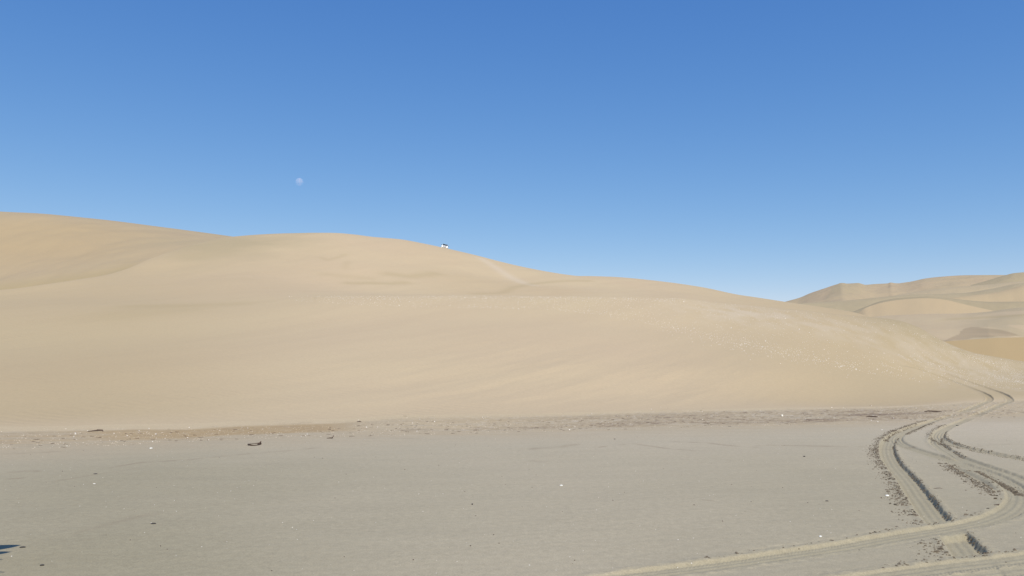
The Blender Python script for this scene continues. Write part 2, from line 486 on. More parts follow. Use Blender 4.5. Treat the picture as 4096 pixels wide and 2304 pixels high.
carve('right_branch', 0.17, 0.04, 0.010, t0=0.3, groove=0.006)
carve('upper_left', 0.24, 0.06, 0.02, t0=0, fadelen=4.0)
carve('upper_right', 0.24, 0.06, 0.02, t0=0, fadelen=4.0)
carve('right_hook', 0.19, 0.05, 0.014, groove=0.012)
carve('deep', 0.185, 0.075, 0.010, tread=0.003, groove=0.003)
carve('inner', 0.15, 0.04, 0.02)
carve('loop', 0.185, 0.034, 0.005, tread=0.003, lug=0.0014, groove=0.011, fill=0.10, fill_from=0.62)
carve('near', 0.19, 0.026, 0.005, lug=0.0018, groove=0.004, fill=0.13)
carve('near_low', 0.15, 0.02, 0.008, lug=0.002)
Z = Zf.reshape(Z.shape)
track_m = track_m.reshape(Z.shape)

# ---- distribution of materials over the ground (sand colours, with some painted shade and vignetting)
AA, EE = AZ[None, :] + 0 * RR, None
def world_line(pts):
    """photo polyline -> radius as a function of azimuth, on the flat"""
    p = np.array(pts, float); a, e = ray(p[:, 0], p[:, 1])
    return pchip1(a, -CAM_H / e, AZ)[None, :]
low = world_line([(-1500, 1850), (0, 1800), (500, 1780), (900, 1758), (1400, 1744), (1700, 1738), (2300, 1722), (2480, 1716), (3000, 1706), (3300, 1698), (3500, 1691), (3750, 1682), (3900, 1670), (4096, 1666), (5600, 1630)])
toeR = rt[None, :]
wob = 1 + 0.02 * fbm(X / 6, Y / 3, 51, 3)
inband = sstep(-0.06, 0.11, (RR / (low * wob) - 1)) * (1 - sstep(0.0, 0.03, RR / (toeR * wob) - 1))
st1 = fbm(X / 5.5, Y / 0.55 , 61, 4, 0.6); st2 = fbm(X / 1.6, Y / 0.25, 63, 4, 0.6)
warm = sstep(-0.22, 0.08, (RR / (low * wob) - 1)) * (0.85 + 0.4 * st1).clip(0, 1)
px_col = CX + F * np.tan(AZ)[None, :] * (1.0)      # rough photo column of each azimuth, used to place the strand line
def band(a, b, c, d): return sstep(a, b, px_col) * (1 - sstep(c, d, px_col))
f = ((RR - low) / (toeR - low)).clip(-1, 2)
brown = inband * (band(300, 650, 1250, 1550) * sstep(0.18, 0.36, f) * (1.15 + 0.3 * st2) + 0.45 * band(-400, 0, 700, 1100) * (f < 0.9) * (0.7 + st1)
                  + 0.30 * band(1500, 1800, 4100, 4400) * (0.6 + st1) + 0.35 * band(1400, 1700, 2300, 2700) * np.exp(-((f - 0.72) / 0.12) ** 2))
stain = inband * (band(1900, 2500, 3500, 3800) * (0.38 * sstep(0.05, 0.5, st1 + 0.25) + 0.3 * sstep(0.1, 0.6, st2)) * sstep(0.0, 0.15, f) * (1 - sstep(0.75, 1.0, f))
                  + 0.22 * sstep(0.25, 0.6, st2) * band(-600, 0, 4200, 4600) + 0.5 * band(3250, 3400, 3720, 3850) * np.exp(-((f - 0.45) / 0.08) ** 2)
                  + 0.42 * band(1450, 1600, 4000, 4200) * np.exp(-((f - 0.18) / 0.10) ** 2) * sstep(0.0, 0.4, st2 + 0.15))
st3 = fbm(X / 0.5, Y / 0.35, 67, 4, 0.7)
pale = inband * 0.30 * sstep(0.3, 0.75, st3) * (0.5 + band(1500, 2000, 3700, 4200) * 0.6)
duneward = np.maximum(sstep(0.80, 1.02, f) * (RR > low), inband * (0.62 * band(1300, 1500, 4100, 4700) + 0.18 * band(-900, -500, 500, 900)) * (0.75 + st1).clip(0, 1))
soft = 0 * RR
olive = (0.75 * (1 - sstep(0, 1900, px_col)) + 0.60 * sstep(2300, 3400, px_col) + 0.42 * band(-500, 1000, 2300, 3400)) * (1 - sstep(14, 34, RR)) * (0.93 + 0.10 * fbm(X / 4, Y / 5, 55, 3))  # darker sides of the near flat: vignetting put into the colour
orange = 0 * RR
# faint tide lines on the flat
def tide(pts, wpx, s):
    """thin dark deposit line"""
    W = [hit(*p) for p in pts]
    a = np.array([math.atan2(w.x, w.y) for w in W]); r = np.array([math.hypot(w.x, w.y) for w in W])
    m = (AZ > a[0]) & (AZ < a[-1])
    rl = np.interp(AZ, a, r)[None, :] * (1 + 0.004 * noise(X / 0.9, Y / 90, 71))
    wd = wpx * rl ** 2 / (F * CAM_H)
    return s * np.exp(-((RR - rl) / wd) ** 2) * (m * sstep(a[0], a[0] + 0.01, AZ) * (1 - sstep(a[-1] - 0.01, a[-1], AZ)))[None, :] * (0.55 + 0.9 * noise(X / 0.35, Y / 3, 72)).clip(0, 1)
for pts, w_, s_ in [([(2380, 1792), (2530, 1778), (2560, 1782), (2700, 1800), (2800, 1805)], 2.0, 0.5), ([(2670, 1766), (2800, 1771), (2900, 1782), (3060, 1793)], 1.8, 0.42),
                    ([(2990, 1786), (3080, 1779), (3250, 1784), (3560, 1788), (3700, 1786)], 1.7, 0.42), ([(2100, 1800), (2230, 1790), (2330, 1776)], 4, 0.35), ([(2100, 1843), (2200, 1846)], 3, 0.3),
                    ([(5, 1893), (80, 1886), (180, 1884)], 2.6, 0.5), ([(10, 1918), (120, 1910)], 1.6, 0.4), ([(400, 1876), (540, 1854), (560, 1851), (760, 1837), (1060, 1810), (1300, 1790)], 1.8, 0.38),
                    ([(200, 1925), (310, 1908), (400, 1895), (600, 1866)], 1.7, 0.38), ([(0, 1820), (250, 1806), (330, 1800)], 1.5, 0.35), ([(280, 2135), (400, 2100), (560, 2060), (670, 2045)], 7, 0.20),
                    ([(2980, 2036), (3045, 2054)], 1.8, 0.4), ([(3165, 2086), (3240, 2099)], 1.6, 0.35), ([(2790, 2001), (2880, 2012)], 1.6, 0.3), ([(900, 1996), (965, 1986)], 1.6, 0.4),
                    ([(1400, 1756), (1700, 1756)], 1.6, 0.2), ([(3850, 1790), (4096, 1770)], 2, 0.15)]:
    stain = stain + tide(pts, w_, s_)
# slope marks: greyer coarse sand in wind streaks, painted shade on one flank, colour bands near the ridge
eh = (Z - CAM_H) / RR
yy = HZ - eh * F * np.cos(AZ)[None, :] * 1.0
face = on_dune * (RR < 150)
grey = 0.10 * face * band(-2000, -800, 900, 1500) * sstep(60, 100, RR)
grey = grey + 0.85 * on_dune * band(540, 760, 1050, 1400) * sstep(160, 200, RR) * (0.7 + 0.6 * fbm(X / 20, Y / 16, 81, 3)).clip(0, 1)  # shaded left flank of the central hump, painted in as grey
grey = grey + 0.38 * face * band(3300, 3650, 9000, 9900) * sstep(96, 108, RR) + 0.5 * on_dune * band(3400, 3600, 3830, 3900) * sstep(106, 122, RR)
pale_d = 0.42 * face * band(2500, 3100, 3700, 4500) * np.exp(-((RR - 108) / 10) ** 2) * (0.6 + fbm(X / 2.5, Y / 5, 83, 4)).clip(0, 1) \
    + 0.24 * face * band(3550, 3850, 9000, 9900) * sstep(78, 92, RR) * (0.15 + 1.2 * fbm(U / 5, V / 1.1, 84, 4)).clip(0, 1)
orange = 0.16 * on_dune * (band(-900, -300, 300, 1300) * (1 - sstep(60, 90, RR)) + band(1600, 1900, 2200, 2500) * sstep(138, 150, RR) * (1 - sstep(170, 190, RR)))
# slipped light strip on the upper slope
def strip(pts, wpx, s, wob_=0.0):
    W = [hit(*p) for p in pts]
    P = np.array([(w.x, w.y) for w in W]); out = 0 * RR
    lo_, hi_ = P.min(0) - 14, P.max(0) + 14
    sel = (X > lo_[0]) & (X < hi_[0]) & (Y > lo_[1]) & (Y < hi_[1])
    xs, ys = X[sel], Y[sel]; best = np.full(xs.shape, 1e9)
    for k in range(len(P) - 1):
        d0 = P[k + 1] - P[k]; L = math.hypot(*d0); u = d0 / L
        t = np.clip((xs - P[k, 0]) * u[0] + (ys - P[k, 1]) * u[1], 0, L)
        best = np.minimum(best, np.hypot(xs - P[k, 0] - u[0] * t, ys - P[k, 1] - u[1] * t))
    out[sel] = s * np.exp(-(best / wpx) ** 2)
    return out
slip = strip([(1925, 1034), (1975, 1065), (2020, 1095), (2070, 1122), (2120, 1140)], 1.9, 0.55)
soft = soft + 0.42 * on_dune * (1 - sstep(300, 1500, px_col)) + 0.50 * on_dune * sstep(2500, 3500, px_col)  # vignetting at the left put into the colour, right side darkened too
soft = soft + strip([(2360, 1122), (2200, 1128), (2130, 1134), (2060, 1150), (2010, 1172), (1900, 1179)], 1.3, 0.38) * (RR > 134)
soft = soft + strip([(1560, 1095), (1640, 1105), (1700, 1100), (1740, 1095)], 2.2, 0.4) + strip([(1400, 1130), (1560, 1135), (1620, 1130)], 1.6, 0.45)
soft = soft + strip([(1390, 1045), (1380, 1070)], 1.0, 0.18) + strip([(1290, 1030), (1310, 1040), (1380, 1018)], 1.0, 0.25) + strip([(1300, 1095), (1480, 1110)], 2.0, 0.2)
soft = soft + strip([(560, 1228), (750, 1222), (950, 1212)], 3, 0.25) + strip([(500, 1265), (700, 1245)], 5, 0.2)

verts = np.stack([X, Y, Z], -1).reshape(-1, 3)
faces = grid_faces(NR, NC, wrap=False)
close = np.stack([np.arange(NR - 1) * NC + NC - 1, np.arange(NR - 1) * NC, np.arange(1, NR) * NC, np.arange(1, NR) * NC + NC - 1], -1)
split = NFLAT + 6
# flat
vf = verts[:(split + 1) * NC]
ff = np.concatenate([faces[:split * (NC - 1)], close[:split]])
cvi = len(vf)
vf = np.concatenate([vf, [[0, 0, 0]]])
flat = mesh_obj('sand_flat', vf, ff, M_FLAT, smooth=True)
tag(flat, kind='structure')
def put(o, sl, extra, **kw):
    for k, a in kw.items():
        v = np.asarray(a)[sl].ravel().clip(0, 1)
        if extra: v = np.r_[v, np.zeros(extra)]
        add_attr(o, k, v)
put(flat, slice(0, split + 1), 1, olive=olive, warm=warm, brown=brown + 0.05 * floor_m.reshape(Z.shape) * (1 + 0.6 * noise(X / 0.3, Y / 0.15, 49)), stain=stain, pale=pale, duneward=duneward, track=track_m * 0.55)
# dune
vd = verts[split * NC:]
fd = np.concatenate([faces[split * (NC - 1):], close[split:]]) - split * NC
dune = mesh_obj('main_dune', vd, fd, M_DUNE, smooth=True)
tag(dune, kind='structure')
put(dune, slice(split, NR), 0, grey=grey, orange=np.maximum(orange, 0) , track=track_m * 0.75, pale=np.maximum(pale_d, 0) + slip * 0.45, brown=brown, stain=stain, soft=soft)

# ------------------------------------------------------------------ the other dunes
def dune_layer(name, crest, face, c1, c2, back=60, drop=0.05, ncol=360, under=(0.03, 0.06), nr=60, amp=0.3, seed=0, greyness=0.0, attrs=None, sharp=False, fine=False):
    """crest: (px,py,depth) ridge; face: list of (dy px below the crest, depth in front of it)"""
    p = np.array(crest, float)
    a, e = ray(p[:, 0], p[:, 1]); r = p[:, 2] / np.cos(a)
    az = np.linspace(a[0], a[-1], ncol)
    ec = pchip1(a, e, az); rc = pchip1(a, r, az)
    ks_r, ks_e = [], []
    for dy, dd in face:
        dy = np.interp(az, a, dy) if isinstance(dy, (list, tuple)) else dy
        dd = np.interp(az, a, dd) if isinstance(dd, (list, tuple)) else dd
        ks_r.append(rc - dd)
        kw = max(3, ncol // 14); ker = np.exp(-np.linspace(-2, 2, 2 * kw + 1) ** 2); ker /= ker.sum()
        es = np.convolve(np.pad(ec, kw, mode='reflect', reflect_type='odd'), ker, 'valid') if ncol > 500 else ec
        ks_e.append(es - np.asarray(dy) / F)
    ks_r += [rc, rc + back * 0.4, rc + back]; ks_e += [ec, ec - drop * 0.35, ec - drop]
    rk_ = np.stack(ks_r, -1); ek_ = np.stack(ks_e, -1)
    mk_ = pchip_slopes(rk_, ek_)
    rows, zs = [], []
    for s in range(rk_.shape[1] - 1):
        n = nr if s < len(face) else 8
        last = s == rk_.shape[1] - 2
        for k in range(n + (1 if last else 0)):
            t = k / n; rr = rk_[:, s] * (1 - t) + rk_[:, s + 1] * t
            if sharp and s == len(face) - 1:
                ee = ek_[:, s] * (1 - t) + ek_[:, s + 1] * t
            else:
                ee = herm(rk_[:, s], rk_[:, s + 1], ek_[:, s], ek_[:, s + 1], mk_[:, s], mk_[:, s + 1], rr)
            rows.append(rr); zs.append(CAM_H + ee * rr)
    R = np.array(rows); Zl = np.array(zs)
    Xl, Yl = R * np.sin(az), R * np.cos(az)
    Zl = Zl + amp * fbm(Xl / 30, Yl / 30, 90 + seed, 4) * (1 - np.exp(-((R - rc) / 18) ** 2))
    o = mesh_obj(name, np.stack([Xl, Yl, Zl], -1).reshape(-1, 3), grid_faces(len(R), ncol), dune_material(name + '_sand', c1, c2, greyness, fine=fine), smooth=True)
    tag(o, kind='structure')
    if attrs:
        PX = CX + F * np.tan(az)[None, :] + 0 * R
        PY = HZ - (Zl - CAM_H) / R * F * 1.0 / np.cos(az)[None, :]
        for k, v in attrs(PX, PY, Xl, Yl, R - rc).items(): add_attr(o, k, v.clip(0, 1))
    return o

def left_attrs(PX, PY, XX, YY, dr):
    n = fbm(XX / 60, YY / 40, 7, 3)
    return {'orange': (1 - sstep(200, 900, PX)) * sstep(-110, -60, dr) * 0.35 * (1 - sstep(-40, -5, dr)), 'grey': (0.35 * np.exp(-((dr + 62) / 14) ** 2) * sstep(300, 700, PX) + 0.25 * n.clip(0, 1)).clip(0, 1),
            'soft': 0.75 * np.exp(-((np.interp(PX, [-600, 0, 180, 300, 430, 500], [1178, 1160, 1138, 1120, 1098, 1078]) - PY).clip(0, 999) / 30) ** 2) * (1 - sstep(480, 620, PX))}  # soft: shade at the dune's base, painted just above the nearer crest
dune_layer('left_dune', [(-1600, 760, 300), (-600, 806, 300), (0, 846, 300), (200, 857, 300), (400, 877, 300), (640, 907, 300), (800, 928, 300), (930, 946, 300), (1100, 972, 300), (1400, 1040, 300)],
           [((620, 560, 500, 480, 450, 400, 350, 320, 280, 240), 150), ((330, 320, 310, 285, 240, 175, 120, 80, 70, 70), 122), ((200, 190, 180, 160, 130, 92, 62, 46, 42, 42), 80)],
           (0.392, 0.312, 0.198), (0.384, 0.304, 0.196), back=90, drop=0.08, nr=45, amp=1.0, seed=1, attrs=left_attrs)
T, S2, G = SAND, SAND2, GREY
def far_attrs(PX, PY, XX, YY, dr):
    # dark heavy-mineral sand lying right of the small ridge
    ridge = np.interp(PY, [1130, 1150, 1180, 1215], [3352, 3335, 3318, 3290])
    g = sstep(ridge - 4, ridge + 8, PX) * (1 - sstep(ridge + 60, ridge + 190, PX)) * (1 - sstep(1150, 1205, PY) * 0.6)
    return {'grey': 0.8 * g + 0.35 * sstep(0.1, 0.5, fbm(XX / 80, YY / 30, 5, 3))}
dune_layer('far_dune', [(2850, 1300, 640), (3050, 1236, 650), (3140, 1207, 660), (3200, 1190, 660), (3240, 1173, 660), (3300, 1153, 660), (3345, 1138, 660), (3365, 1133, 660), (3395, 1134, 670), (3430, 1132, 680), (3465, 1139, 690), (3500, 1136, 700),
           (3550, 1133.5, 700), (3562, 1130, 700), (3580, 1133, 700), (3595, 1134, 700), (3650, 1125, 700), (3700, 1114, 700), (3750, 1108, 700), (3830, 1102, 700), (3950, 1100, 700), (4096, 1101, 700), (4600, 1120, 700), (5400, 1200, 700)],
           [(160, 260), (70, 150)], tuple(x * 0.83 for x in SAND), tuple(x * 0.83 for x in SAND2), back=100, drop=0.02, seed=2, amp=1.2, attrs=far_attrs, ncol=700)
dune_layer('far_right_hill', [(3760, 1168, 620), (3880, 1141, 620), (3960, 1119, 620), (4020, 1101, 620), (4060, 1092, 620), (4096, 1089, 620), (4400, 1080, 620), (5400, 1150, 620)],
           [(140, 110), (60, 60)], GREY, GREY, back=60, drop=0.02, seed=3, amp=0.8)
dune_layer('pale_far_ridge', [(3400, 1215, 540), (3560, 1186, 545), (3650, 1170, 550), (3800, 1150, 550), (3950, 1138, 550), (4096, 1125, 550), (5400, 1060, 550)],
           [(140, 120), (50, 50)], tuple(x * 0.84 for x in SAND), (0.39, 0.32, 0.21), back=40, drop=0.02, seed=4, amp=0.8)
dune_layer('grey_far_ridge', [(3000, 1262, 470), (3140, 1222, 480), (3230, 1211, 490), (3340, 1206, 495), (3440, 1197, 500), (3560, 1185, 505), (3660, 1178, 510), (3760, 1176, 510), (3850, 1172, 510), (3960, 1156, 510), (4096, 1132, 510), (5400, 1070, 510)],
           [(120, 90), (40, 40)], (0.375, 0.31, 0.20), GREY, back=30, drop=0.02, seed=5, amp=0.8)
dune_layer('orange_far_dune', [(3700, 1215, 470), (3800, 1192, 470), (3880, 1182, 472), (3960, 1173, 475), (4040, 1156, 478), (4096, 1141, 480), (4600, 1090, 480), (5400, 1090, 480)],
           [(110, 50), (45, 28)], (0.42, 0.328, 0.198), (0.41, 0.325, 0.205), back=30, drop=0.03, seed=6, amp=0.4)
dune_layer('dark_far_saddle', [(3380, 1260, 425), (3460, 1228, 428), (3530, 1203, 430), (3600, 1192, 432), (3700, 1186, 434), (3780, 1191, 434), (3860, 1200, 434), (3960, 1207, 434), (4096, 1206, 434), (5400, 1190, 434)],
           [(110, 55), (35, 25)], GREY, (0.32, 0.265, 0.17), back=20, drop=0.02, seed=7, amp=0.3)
dune_layer('crescent_dune', [(3420, 1262, 372), (3460, 1233, 376), (3490, 1221, 380), (3530, 1210, 382), (3600, 1199, 385), (3680, 1193, 385), (3730, 1194, 385), (3780, 1199, 384), (3840, 1213, 382), (3900, 1227, 380), (3960, 1240, 378), (4060, 1262, 376)],
           [(90, 46), (60, 30)], (0.425, 0.33, 0.20), (0.42, 0.33, 0.208), back=30, drop=0.03, seed=8, amp=0.15, sharp=True)
dune_layer('grey_slope', [(3300, 1296, 300), (3440, 1272, 302), (3560, 1262, 304), (3700, 1256, 306), (3850, 1254, 308), (3950, 1247, 308), (4030, 1236, 308), (4096, 1229, 308), (5400, 1190, 308)],
           [((140, 130, 130, 120, 112, 108, 125, 145, 160), 140), ((62, 62, 62, 56, 52, 52, 62, 75, 80), 90), (22, 45)], tuple(x * 0.93 for x in SAND), tuple(x * 0.90 for x in SAND2), back=40, drop=0.03, seed=9, amp=0.25, greyness=0.1,
           attrs=lambda PX, PY, XX, YY, dr: {'soft': 0.5 * np.exp(-((PY - np.interp(PX, [3700, 3800, 4096], [1290, 1278, 1262])) / 5) ** 2) * sstep(3700, 3850, PX),
               'grey': 0.65 * sstep(3800, 3980, PX) * sstep(0.0, 0.4, fbm(XX / 25, YY / 18, 15, 3) + 0.25),
               'stain': (0.36 * sstep(-3, 2, PY + 5 * fbm(XX / 4, YY / 9, 4, 3) - np.interp(PX, [3780, 3812, 3834, 3842, 3859, 3906, 3968, 4014, 4067, 4090], [1366, 1347, 1343, 1326, 1315, 1312, 1315, 1325, 1340, 1346])) * (1 - sstep(-2, 2, PY + 3 * noise(XX / 5, YY / 9, 6) - np.interp(PX, [3780, 3828, 3906, 4014, 4067, 4090], [1366, 1362, 1352, 1346, 1344, 1344])))
                         + 0.16 * np.exp(-((PY - np.interp(PX, [3690, 3790], [1353, 1367])) / 5) ** 2) * sstep(3670, 3720, PX) * (1 - sstep(3780, 3830, PX)))})
dune_layer('orange_hollow', [(3640, 1420, 150), (3700, 1390, 150), (3745, 1370, 150), (3800, 1364, 150), (3900, 1357, 150), (4000, 1351, 150), (4096, 1349, 150), (4700, 1330, 150), (5600, 1330, 150)],
           [(170, 36), (80, 20)], ORANGE, (0.40, 0.297, 0.158), back=14, drop=0.02, seed=10, amp=0.08, sharp=True)

# base sheet out to the horizon
th = np.linspace(0, 2 * np.pi, 97)[:-1]
rad = np.array([0.0, 200, 400, 900, 2000, 6000, 12000])
bx = np.concatenate([[[0, 0, -3.0]]] + [np.stack([r * np.sin(th), r * np.cos(th), np.full(96, -3.0 - 0.0005 * r)], -1) for r in rad[1:]])
bf = [(0, 1 + k, 1 + (k + 1) % 96) for k in range(96)]
for q in range(len(rad) - 2):
    o0, o1 = 1 + q * 96, 1 + (q + 1) * 96
    bf += [(o0 + k, o0 + (k + 1) % 96, o1 + (k + 1) % 96, o1 + k) for k in range(96)]
tag(mesh_obj('ground', bx, bf, M_DUNE, smooth=False), kind='structure')

# ------------------------------------------------------------------ moon
def moon():
    a, e = ray(1197.5, 727.5)
    D = 9000.0
    rad_ = D * 15.3 / F * 0.98
    t = NT('moon_surface')
    t.n.remove(t.b)
    out = [n for n in t.n if n.type == 'OUTPUT_MATERIAL'][0]
    tr = t.node('ShaderNodeBsdfTransparent'); df = t.node('ShaderNodeBsdfDiffuse'); ad = t.node('ShaderNodeAddShader')
    f_ = t.noise(t.pos((1, 1, 1)), 0.03, 3)
    t.l.new(t.mix(t.rng(f_, 0.4, 0.6, 0, 1), (0.095, 0.066, 0.045), (0.135, 0.095, 0.062)), df.inputs['Color'])
    t.l.new(tr.outputs[0], ad.inputs[0]); t.l.new(df.outputs[0], ad.inputs[1]); 
    geo = t.node('ShaderNodeNewGeometry'); tr2 = t.node('ShaderNodeBsdfTransparent'); mx = t.node('ShaderNodeMixShader')
    t.l.new(geo.outputs['Backfacing'], mx.inputs[0]); t.l.new(ad.outputs[0], mx.inputs[1]); t.l.new(tr2.outputs[0], mx.inputs[2])
    t.l.new(mx.outputs[0], out.inputs['Surface'])
    nu, nv = 64, 32
    vs, fs = [(0, 0, rad_)], []
    for i in range(1, nv):
        for j in range(nu):
            p_, q_ = math.pi * i / nv, 2 * math.pi * j / nu
            vs.append((rad_ * math.sin(p_) * math.cos(q_), rad_ * math.sin(p_) * math.sin(q_), rad_ * math.cos(p_)))
    vs.append((0, 0, -rad_))
    for j in range(nu): fs.append((0, 1 + j, 1 + (j + 1) % nu))
    for i in range(nv - 2):
        for j in range(nu):
            a0, b0 = 1 + i * nu, 1 + (i + 1) * nu
            fs.append((a0 + j, b0 + j, b0 + (j + 1) % nu, a0 + (j + 1) % nu))
    L = len(vs) - 1; b0 = 1 + (nv - 2) * nu
    for j in range(nu): fs.append((L, b0 + (j + 1) % nu, b0 + j))
    o = mesh_obj('moon', np.array(vs), fs, t.m, smooth=True)
    o.location = (D * math.sin(a), D * math.cos(a), CAM_H + D * float(e))
    tag(o, 'pale daytime moon, its upper part lit, in the blue sky above the dune', 'moon')
moon()

# ------------------------------------------------------------------ small geometry helpers
def box(cx, cy, cz, sx, sy, sz, taper=(1, 1)):
    v = []
    for z, t in ((-1, 1.0), (1, None)):
        tx, ty = (1, 1) if t else taper
        for x, y in ((-1, -1), (1, -1), (1, 1), (-1, 1)):
            v.append((cx + x * sx / 2 * tx, cy + y * sy / 2 * ty, cz + z * sz / 2))
    f = [(3, 2, 1, 0), (4, 5, 6, 7), (0, 1, 5, 4), (1, 2, 6, 5), (2, 3, 7, 6), (3, 0, 4, 7)]
    return v, f
def bevel(o, w, seg=2):
    m = o.modifiers.new('bevel', 'BEVEL'); m.width = w; m.segments = seg; m.limit_method = 'ANGLE'
    return o
def join(parts):
    V_, F_ = [], []
    for v, f_ in parts:
        n = len(V_); V_ += list(v); F_ += [tuple(i + n for i in q) for q in f_]
    return V_, F_
def cyl(cx, cy, cz, r, w, n=24, axis='x'):
    v = []
    for s in (-1, 1):
        for k in range(n):
            a = 2 * math.pi * k / n; c_, s_ = r * math.cos(a), r * math.sin(a)
            v.append((cx + s * w / 2, cy + c_, cz + s_) if axis == 'x' else (cx + c_, cy + s_, cz + s * w / 2) if axis == 'z' else (cx + c_, cy + s * w / 2, cz + s_))
    f_ = [tuple(range(n))[::-1], tuple(range(n, 2 * n))] + [(k, (k + 1) % n, n + (k + 1) % n, n + k) for k in range(n)]
    return v, f_

# ------------------------------------------------------------------ the white car on the ridge
def car():
    white = simple('white_paint', (0.82, 0.83, 0.82), 0.25, 0.5)
    dark = simple('dark_trim', (0.03, 0.03, 0.035), 0.5, 0.4)
    glass = simple('tinted_glass', (0.012, 0.022, 0.025), 0.25, 0.15)
    tyre_m = simple('tyre_rubber', (0.03, 0.03, 0.03), 0.85, 0.2)
    rim_m = simple('rim_metal', (0.45, 0.45, 0.46), 0.3, 0.5, 0.8)
    lamp = simple('headlamp_glass', (0.75, 0.77, 0.78), 0.1, 0.6)
    root = bpy.data.objects.new('off_road_car', None); scn.collection.objects.link(root)
    # local: front towards -y, x to the right of the picture, z up, width 1.9, length 4.7, height 1.85
    prof = [(-2.30, 0.45), (-2.36, 0.62), (-2.33, 0.95), (-2.22, 1.10), (-1.9, 1.17), (-1.15, 1.22), (1.9, 1.24), (2.28, 1.18), (2.32, 0.6), (2.25, 0.42), (1.8, 0.36), (-1.9, 0.36)]
    sect = [(-0.90, 0.0), (-0.955, 0.03), (0.955, 0.03), (0.90, 0.0)]
    n = len(prof); V_, F_ = [], []
    for x, inset in ((-0.88, 0.05), (-0.955, 0.0), (0.955, 0.0), (0.88, 0.05)):
        cy_, cz_ = 0.0, 0.8
        for y, z in prof: V_.append((x, y * (1 - inset * 0.5), cz_ + (z - cz_) * (1 - inset)))
    for s in range(3):
        for k in range(n): F_.append((s * n + k, s * n + (k + 1) % n, (s + 1) * n + (k + 1) % n, (s + 1) * n + k))
    F_.append(tuple(range(n))[::-1]); F_.append(tuple(range(3 * n, 4 * n)))
    body = bevel(mesh_obj('body', np.array(V_), F_, white, root), 0.035)
    # cabin
    cab = [(-1.20, 1.20, 0.88), (-0.45, 1.78, 0.66), (1.75, 1.80, 0.66), (2.15, 1.22, 0.86)]
    V_ = [(s * w, y, z) for s in (-1, 1) for y, z, w in cab]
    F_ = [(0, 1, 2, 3)[::1], (7, 6, 5, 4), (0, 4, 5, 1), (1, 5, 6, 2), (2, 6, 7, 3), (0, 3, 7, 4)]
    bevel(mesh_obj('cabin', np.array(V_), F_, white, root), 0.03)
    def lerp(a, b, t): return tuple(a[i] + (b[i] - a[i]) * t for i in range(3))
    def pane(name, quad, off, mat, th=0.012):
        q = [Vector(p) for p in quad]
        nrm = (q[1] - q[0]).cross(q[3] - q[0]).normalized()
        if nrm.dot(Vector(off)) < 0: nrm = -nrm
        vs = [p + nrm * 0.004 for p in q] + [p + nrm * (0.004 + th) for p in q]
        fs = [(0, 1, 2, 3), (7, 6, 5, 4), (0, 4, 5, 1), (1, 5, 6, 2), (2, 6, 7, 3), (3, 7, 4, 0)]
        return mesh_obj(name, np.array([tuple(v) for v in vs]), fs, mat, root)
    A_, B_ = (-0.88, -1.20, 1.20), (-0.66, -0.45, 1.78)
    def wp(sx, t): a = lerp(A_, B_, t); return (a[0] * (1 if sx < 0 else -1) * (0.94), a[1], a[2])
    pane('windscreen', [wp(-1, 0.03), wp(1, 0.03), wp(1, 0.93), wp(-1, 0.93)], (0, -1, 0.5), glass)
    for s in (-1, 1):
        for (y0, y1, y2, y3) in ((-0.92, -0.35, 0.55, 0.55), (0.65, 0.65, 1.65, 1.85)):
            pane('side_window', [(s * 0.855, y0, 1.30), (s * 0.70, y1, 1.70), (s * 0.70, y2, 1.70), (s * 0.855, y3, 1.30)], (s, 0, 0.3), glass)
    pane('rear_window', [(-0.72, 2.07, 1.32), (0.72, 2.07, 1.32), (0.6, 1.80, 1.72), (-0.6, 1.80, 1.72)], (0, 1, 0.3), glass)
    # front end: two dark grille halves with bars, headlights, bumper with dark intake
    for s in (-1, 1):
        parts = [box(s * 0.27, -2.35, 0.975, 0.34, 0.05, 0.12)]
        g = mesh_obj('grille', *[np.array(join(parts)[0]), join(parts)[1]], dark, root)
        for k in (-1, 1):
            bv, bf_ = box(s * 0.27 + k * 0.07, -2.38, 0.975, 0.010, 0.02, 0.12)
            mesh_obj('grille_bar', np.array(bv), bf_, white, g)
        bevel(mesh_obj('headlight', np.array(box(s * 0.70, -2.325, 0.98, 0.30, 0.07, 0.13)[0]), box(0, 0, 0, 1, 1, 1)[1], lamp, root), 0.02)
        # mirrors on arms
        arm = join([box(s * 0.98, -0.93, 1.26, 0.16, 0.05, 0.04)])
        mr = mesh_obj('wing_mirror', np.array(join([arm, box(s * 1.08, -0.95, 1.33, 0.17, 0.10, 0.21)])[0]), join([arm, box(s * 1.08, -0.95, 1.33, 0.17, 0.10, 0.21)])[1], dark, root)
        bevel(mr, 0.015)
        # roof-rack posts
        v_, f_ = join([box(s * 0.62, -0.28, 1.86, 0.05, 0.07, 0.16), box(s * 0.62, 1.5, 1.85, 0.05, 0.07, 0.12), box(s * 0.62, 0.6, 1.84, 0.04, 1.9, 0.035)])
        mesh_obj('roof_rail', np.array(v_), f_, dark, root)
    v_, f_ = box(0, -2.36, 0.60, 1.86, 0.20, 0.26, (0.98, 0.9)); bevel(mesh_obj('bumper', np.array(v_), f_, white, root), 0.03)
    v_, f_ = join([box(0, -2.455, 0.66, 0.90, 0.03, 0.15)]); mesh_obj('bumper_intake', np.array(v_), f_, dark, root)
    for sx in (-1, 1):
        for y in (-1.5, 1.45):
            v_, f_ = cyl(sx * 0.84, y, 0.40, 0.40, 0.26); w = bevel(mesh_obj('wheel', np.array(v_), f_, tyre_m, root), 0.03)
            v_, f_ = cyl(sx * 0.965, y, 0.40, 0.22, 0.03); mesh_obj('rim', np.array(v_), f_, rim_m, w)
            v_, f_ = cyl(sx * 0.90, y, 0.42, 0.47, 0.12, axis='x')
    # place it just behind the crest
    a, e = ray(1776.5, 985)
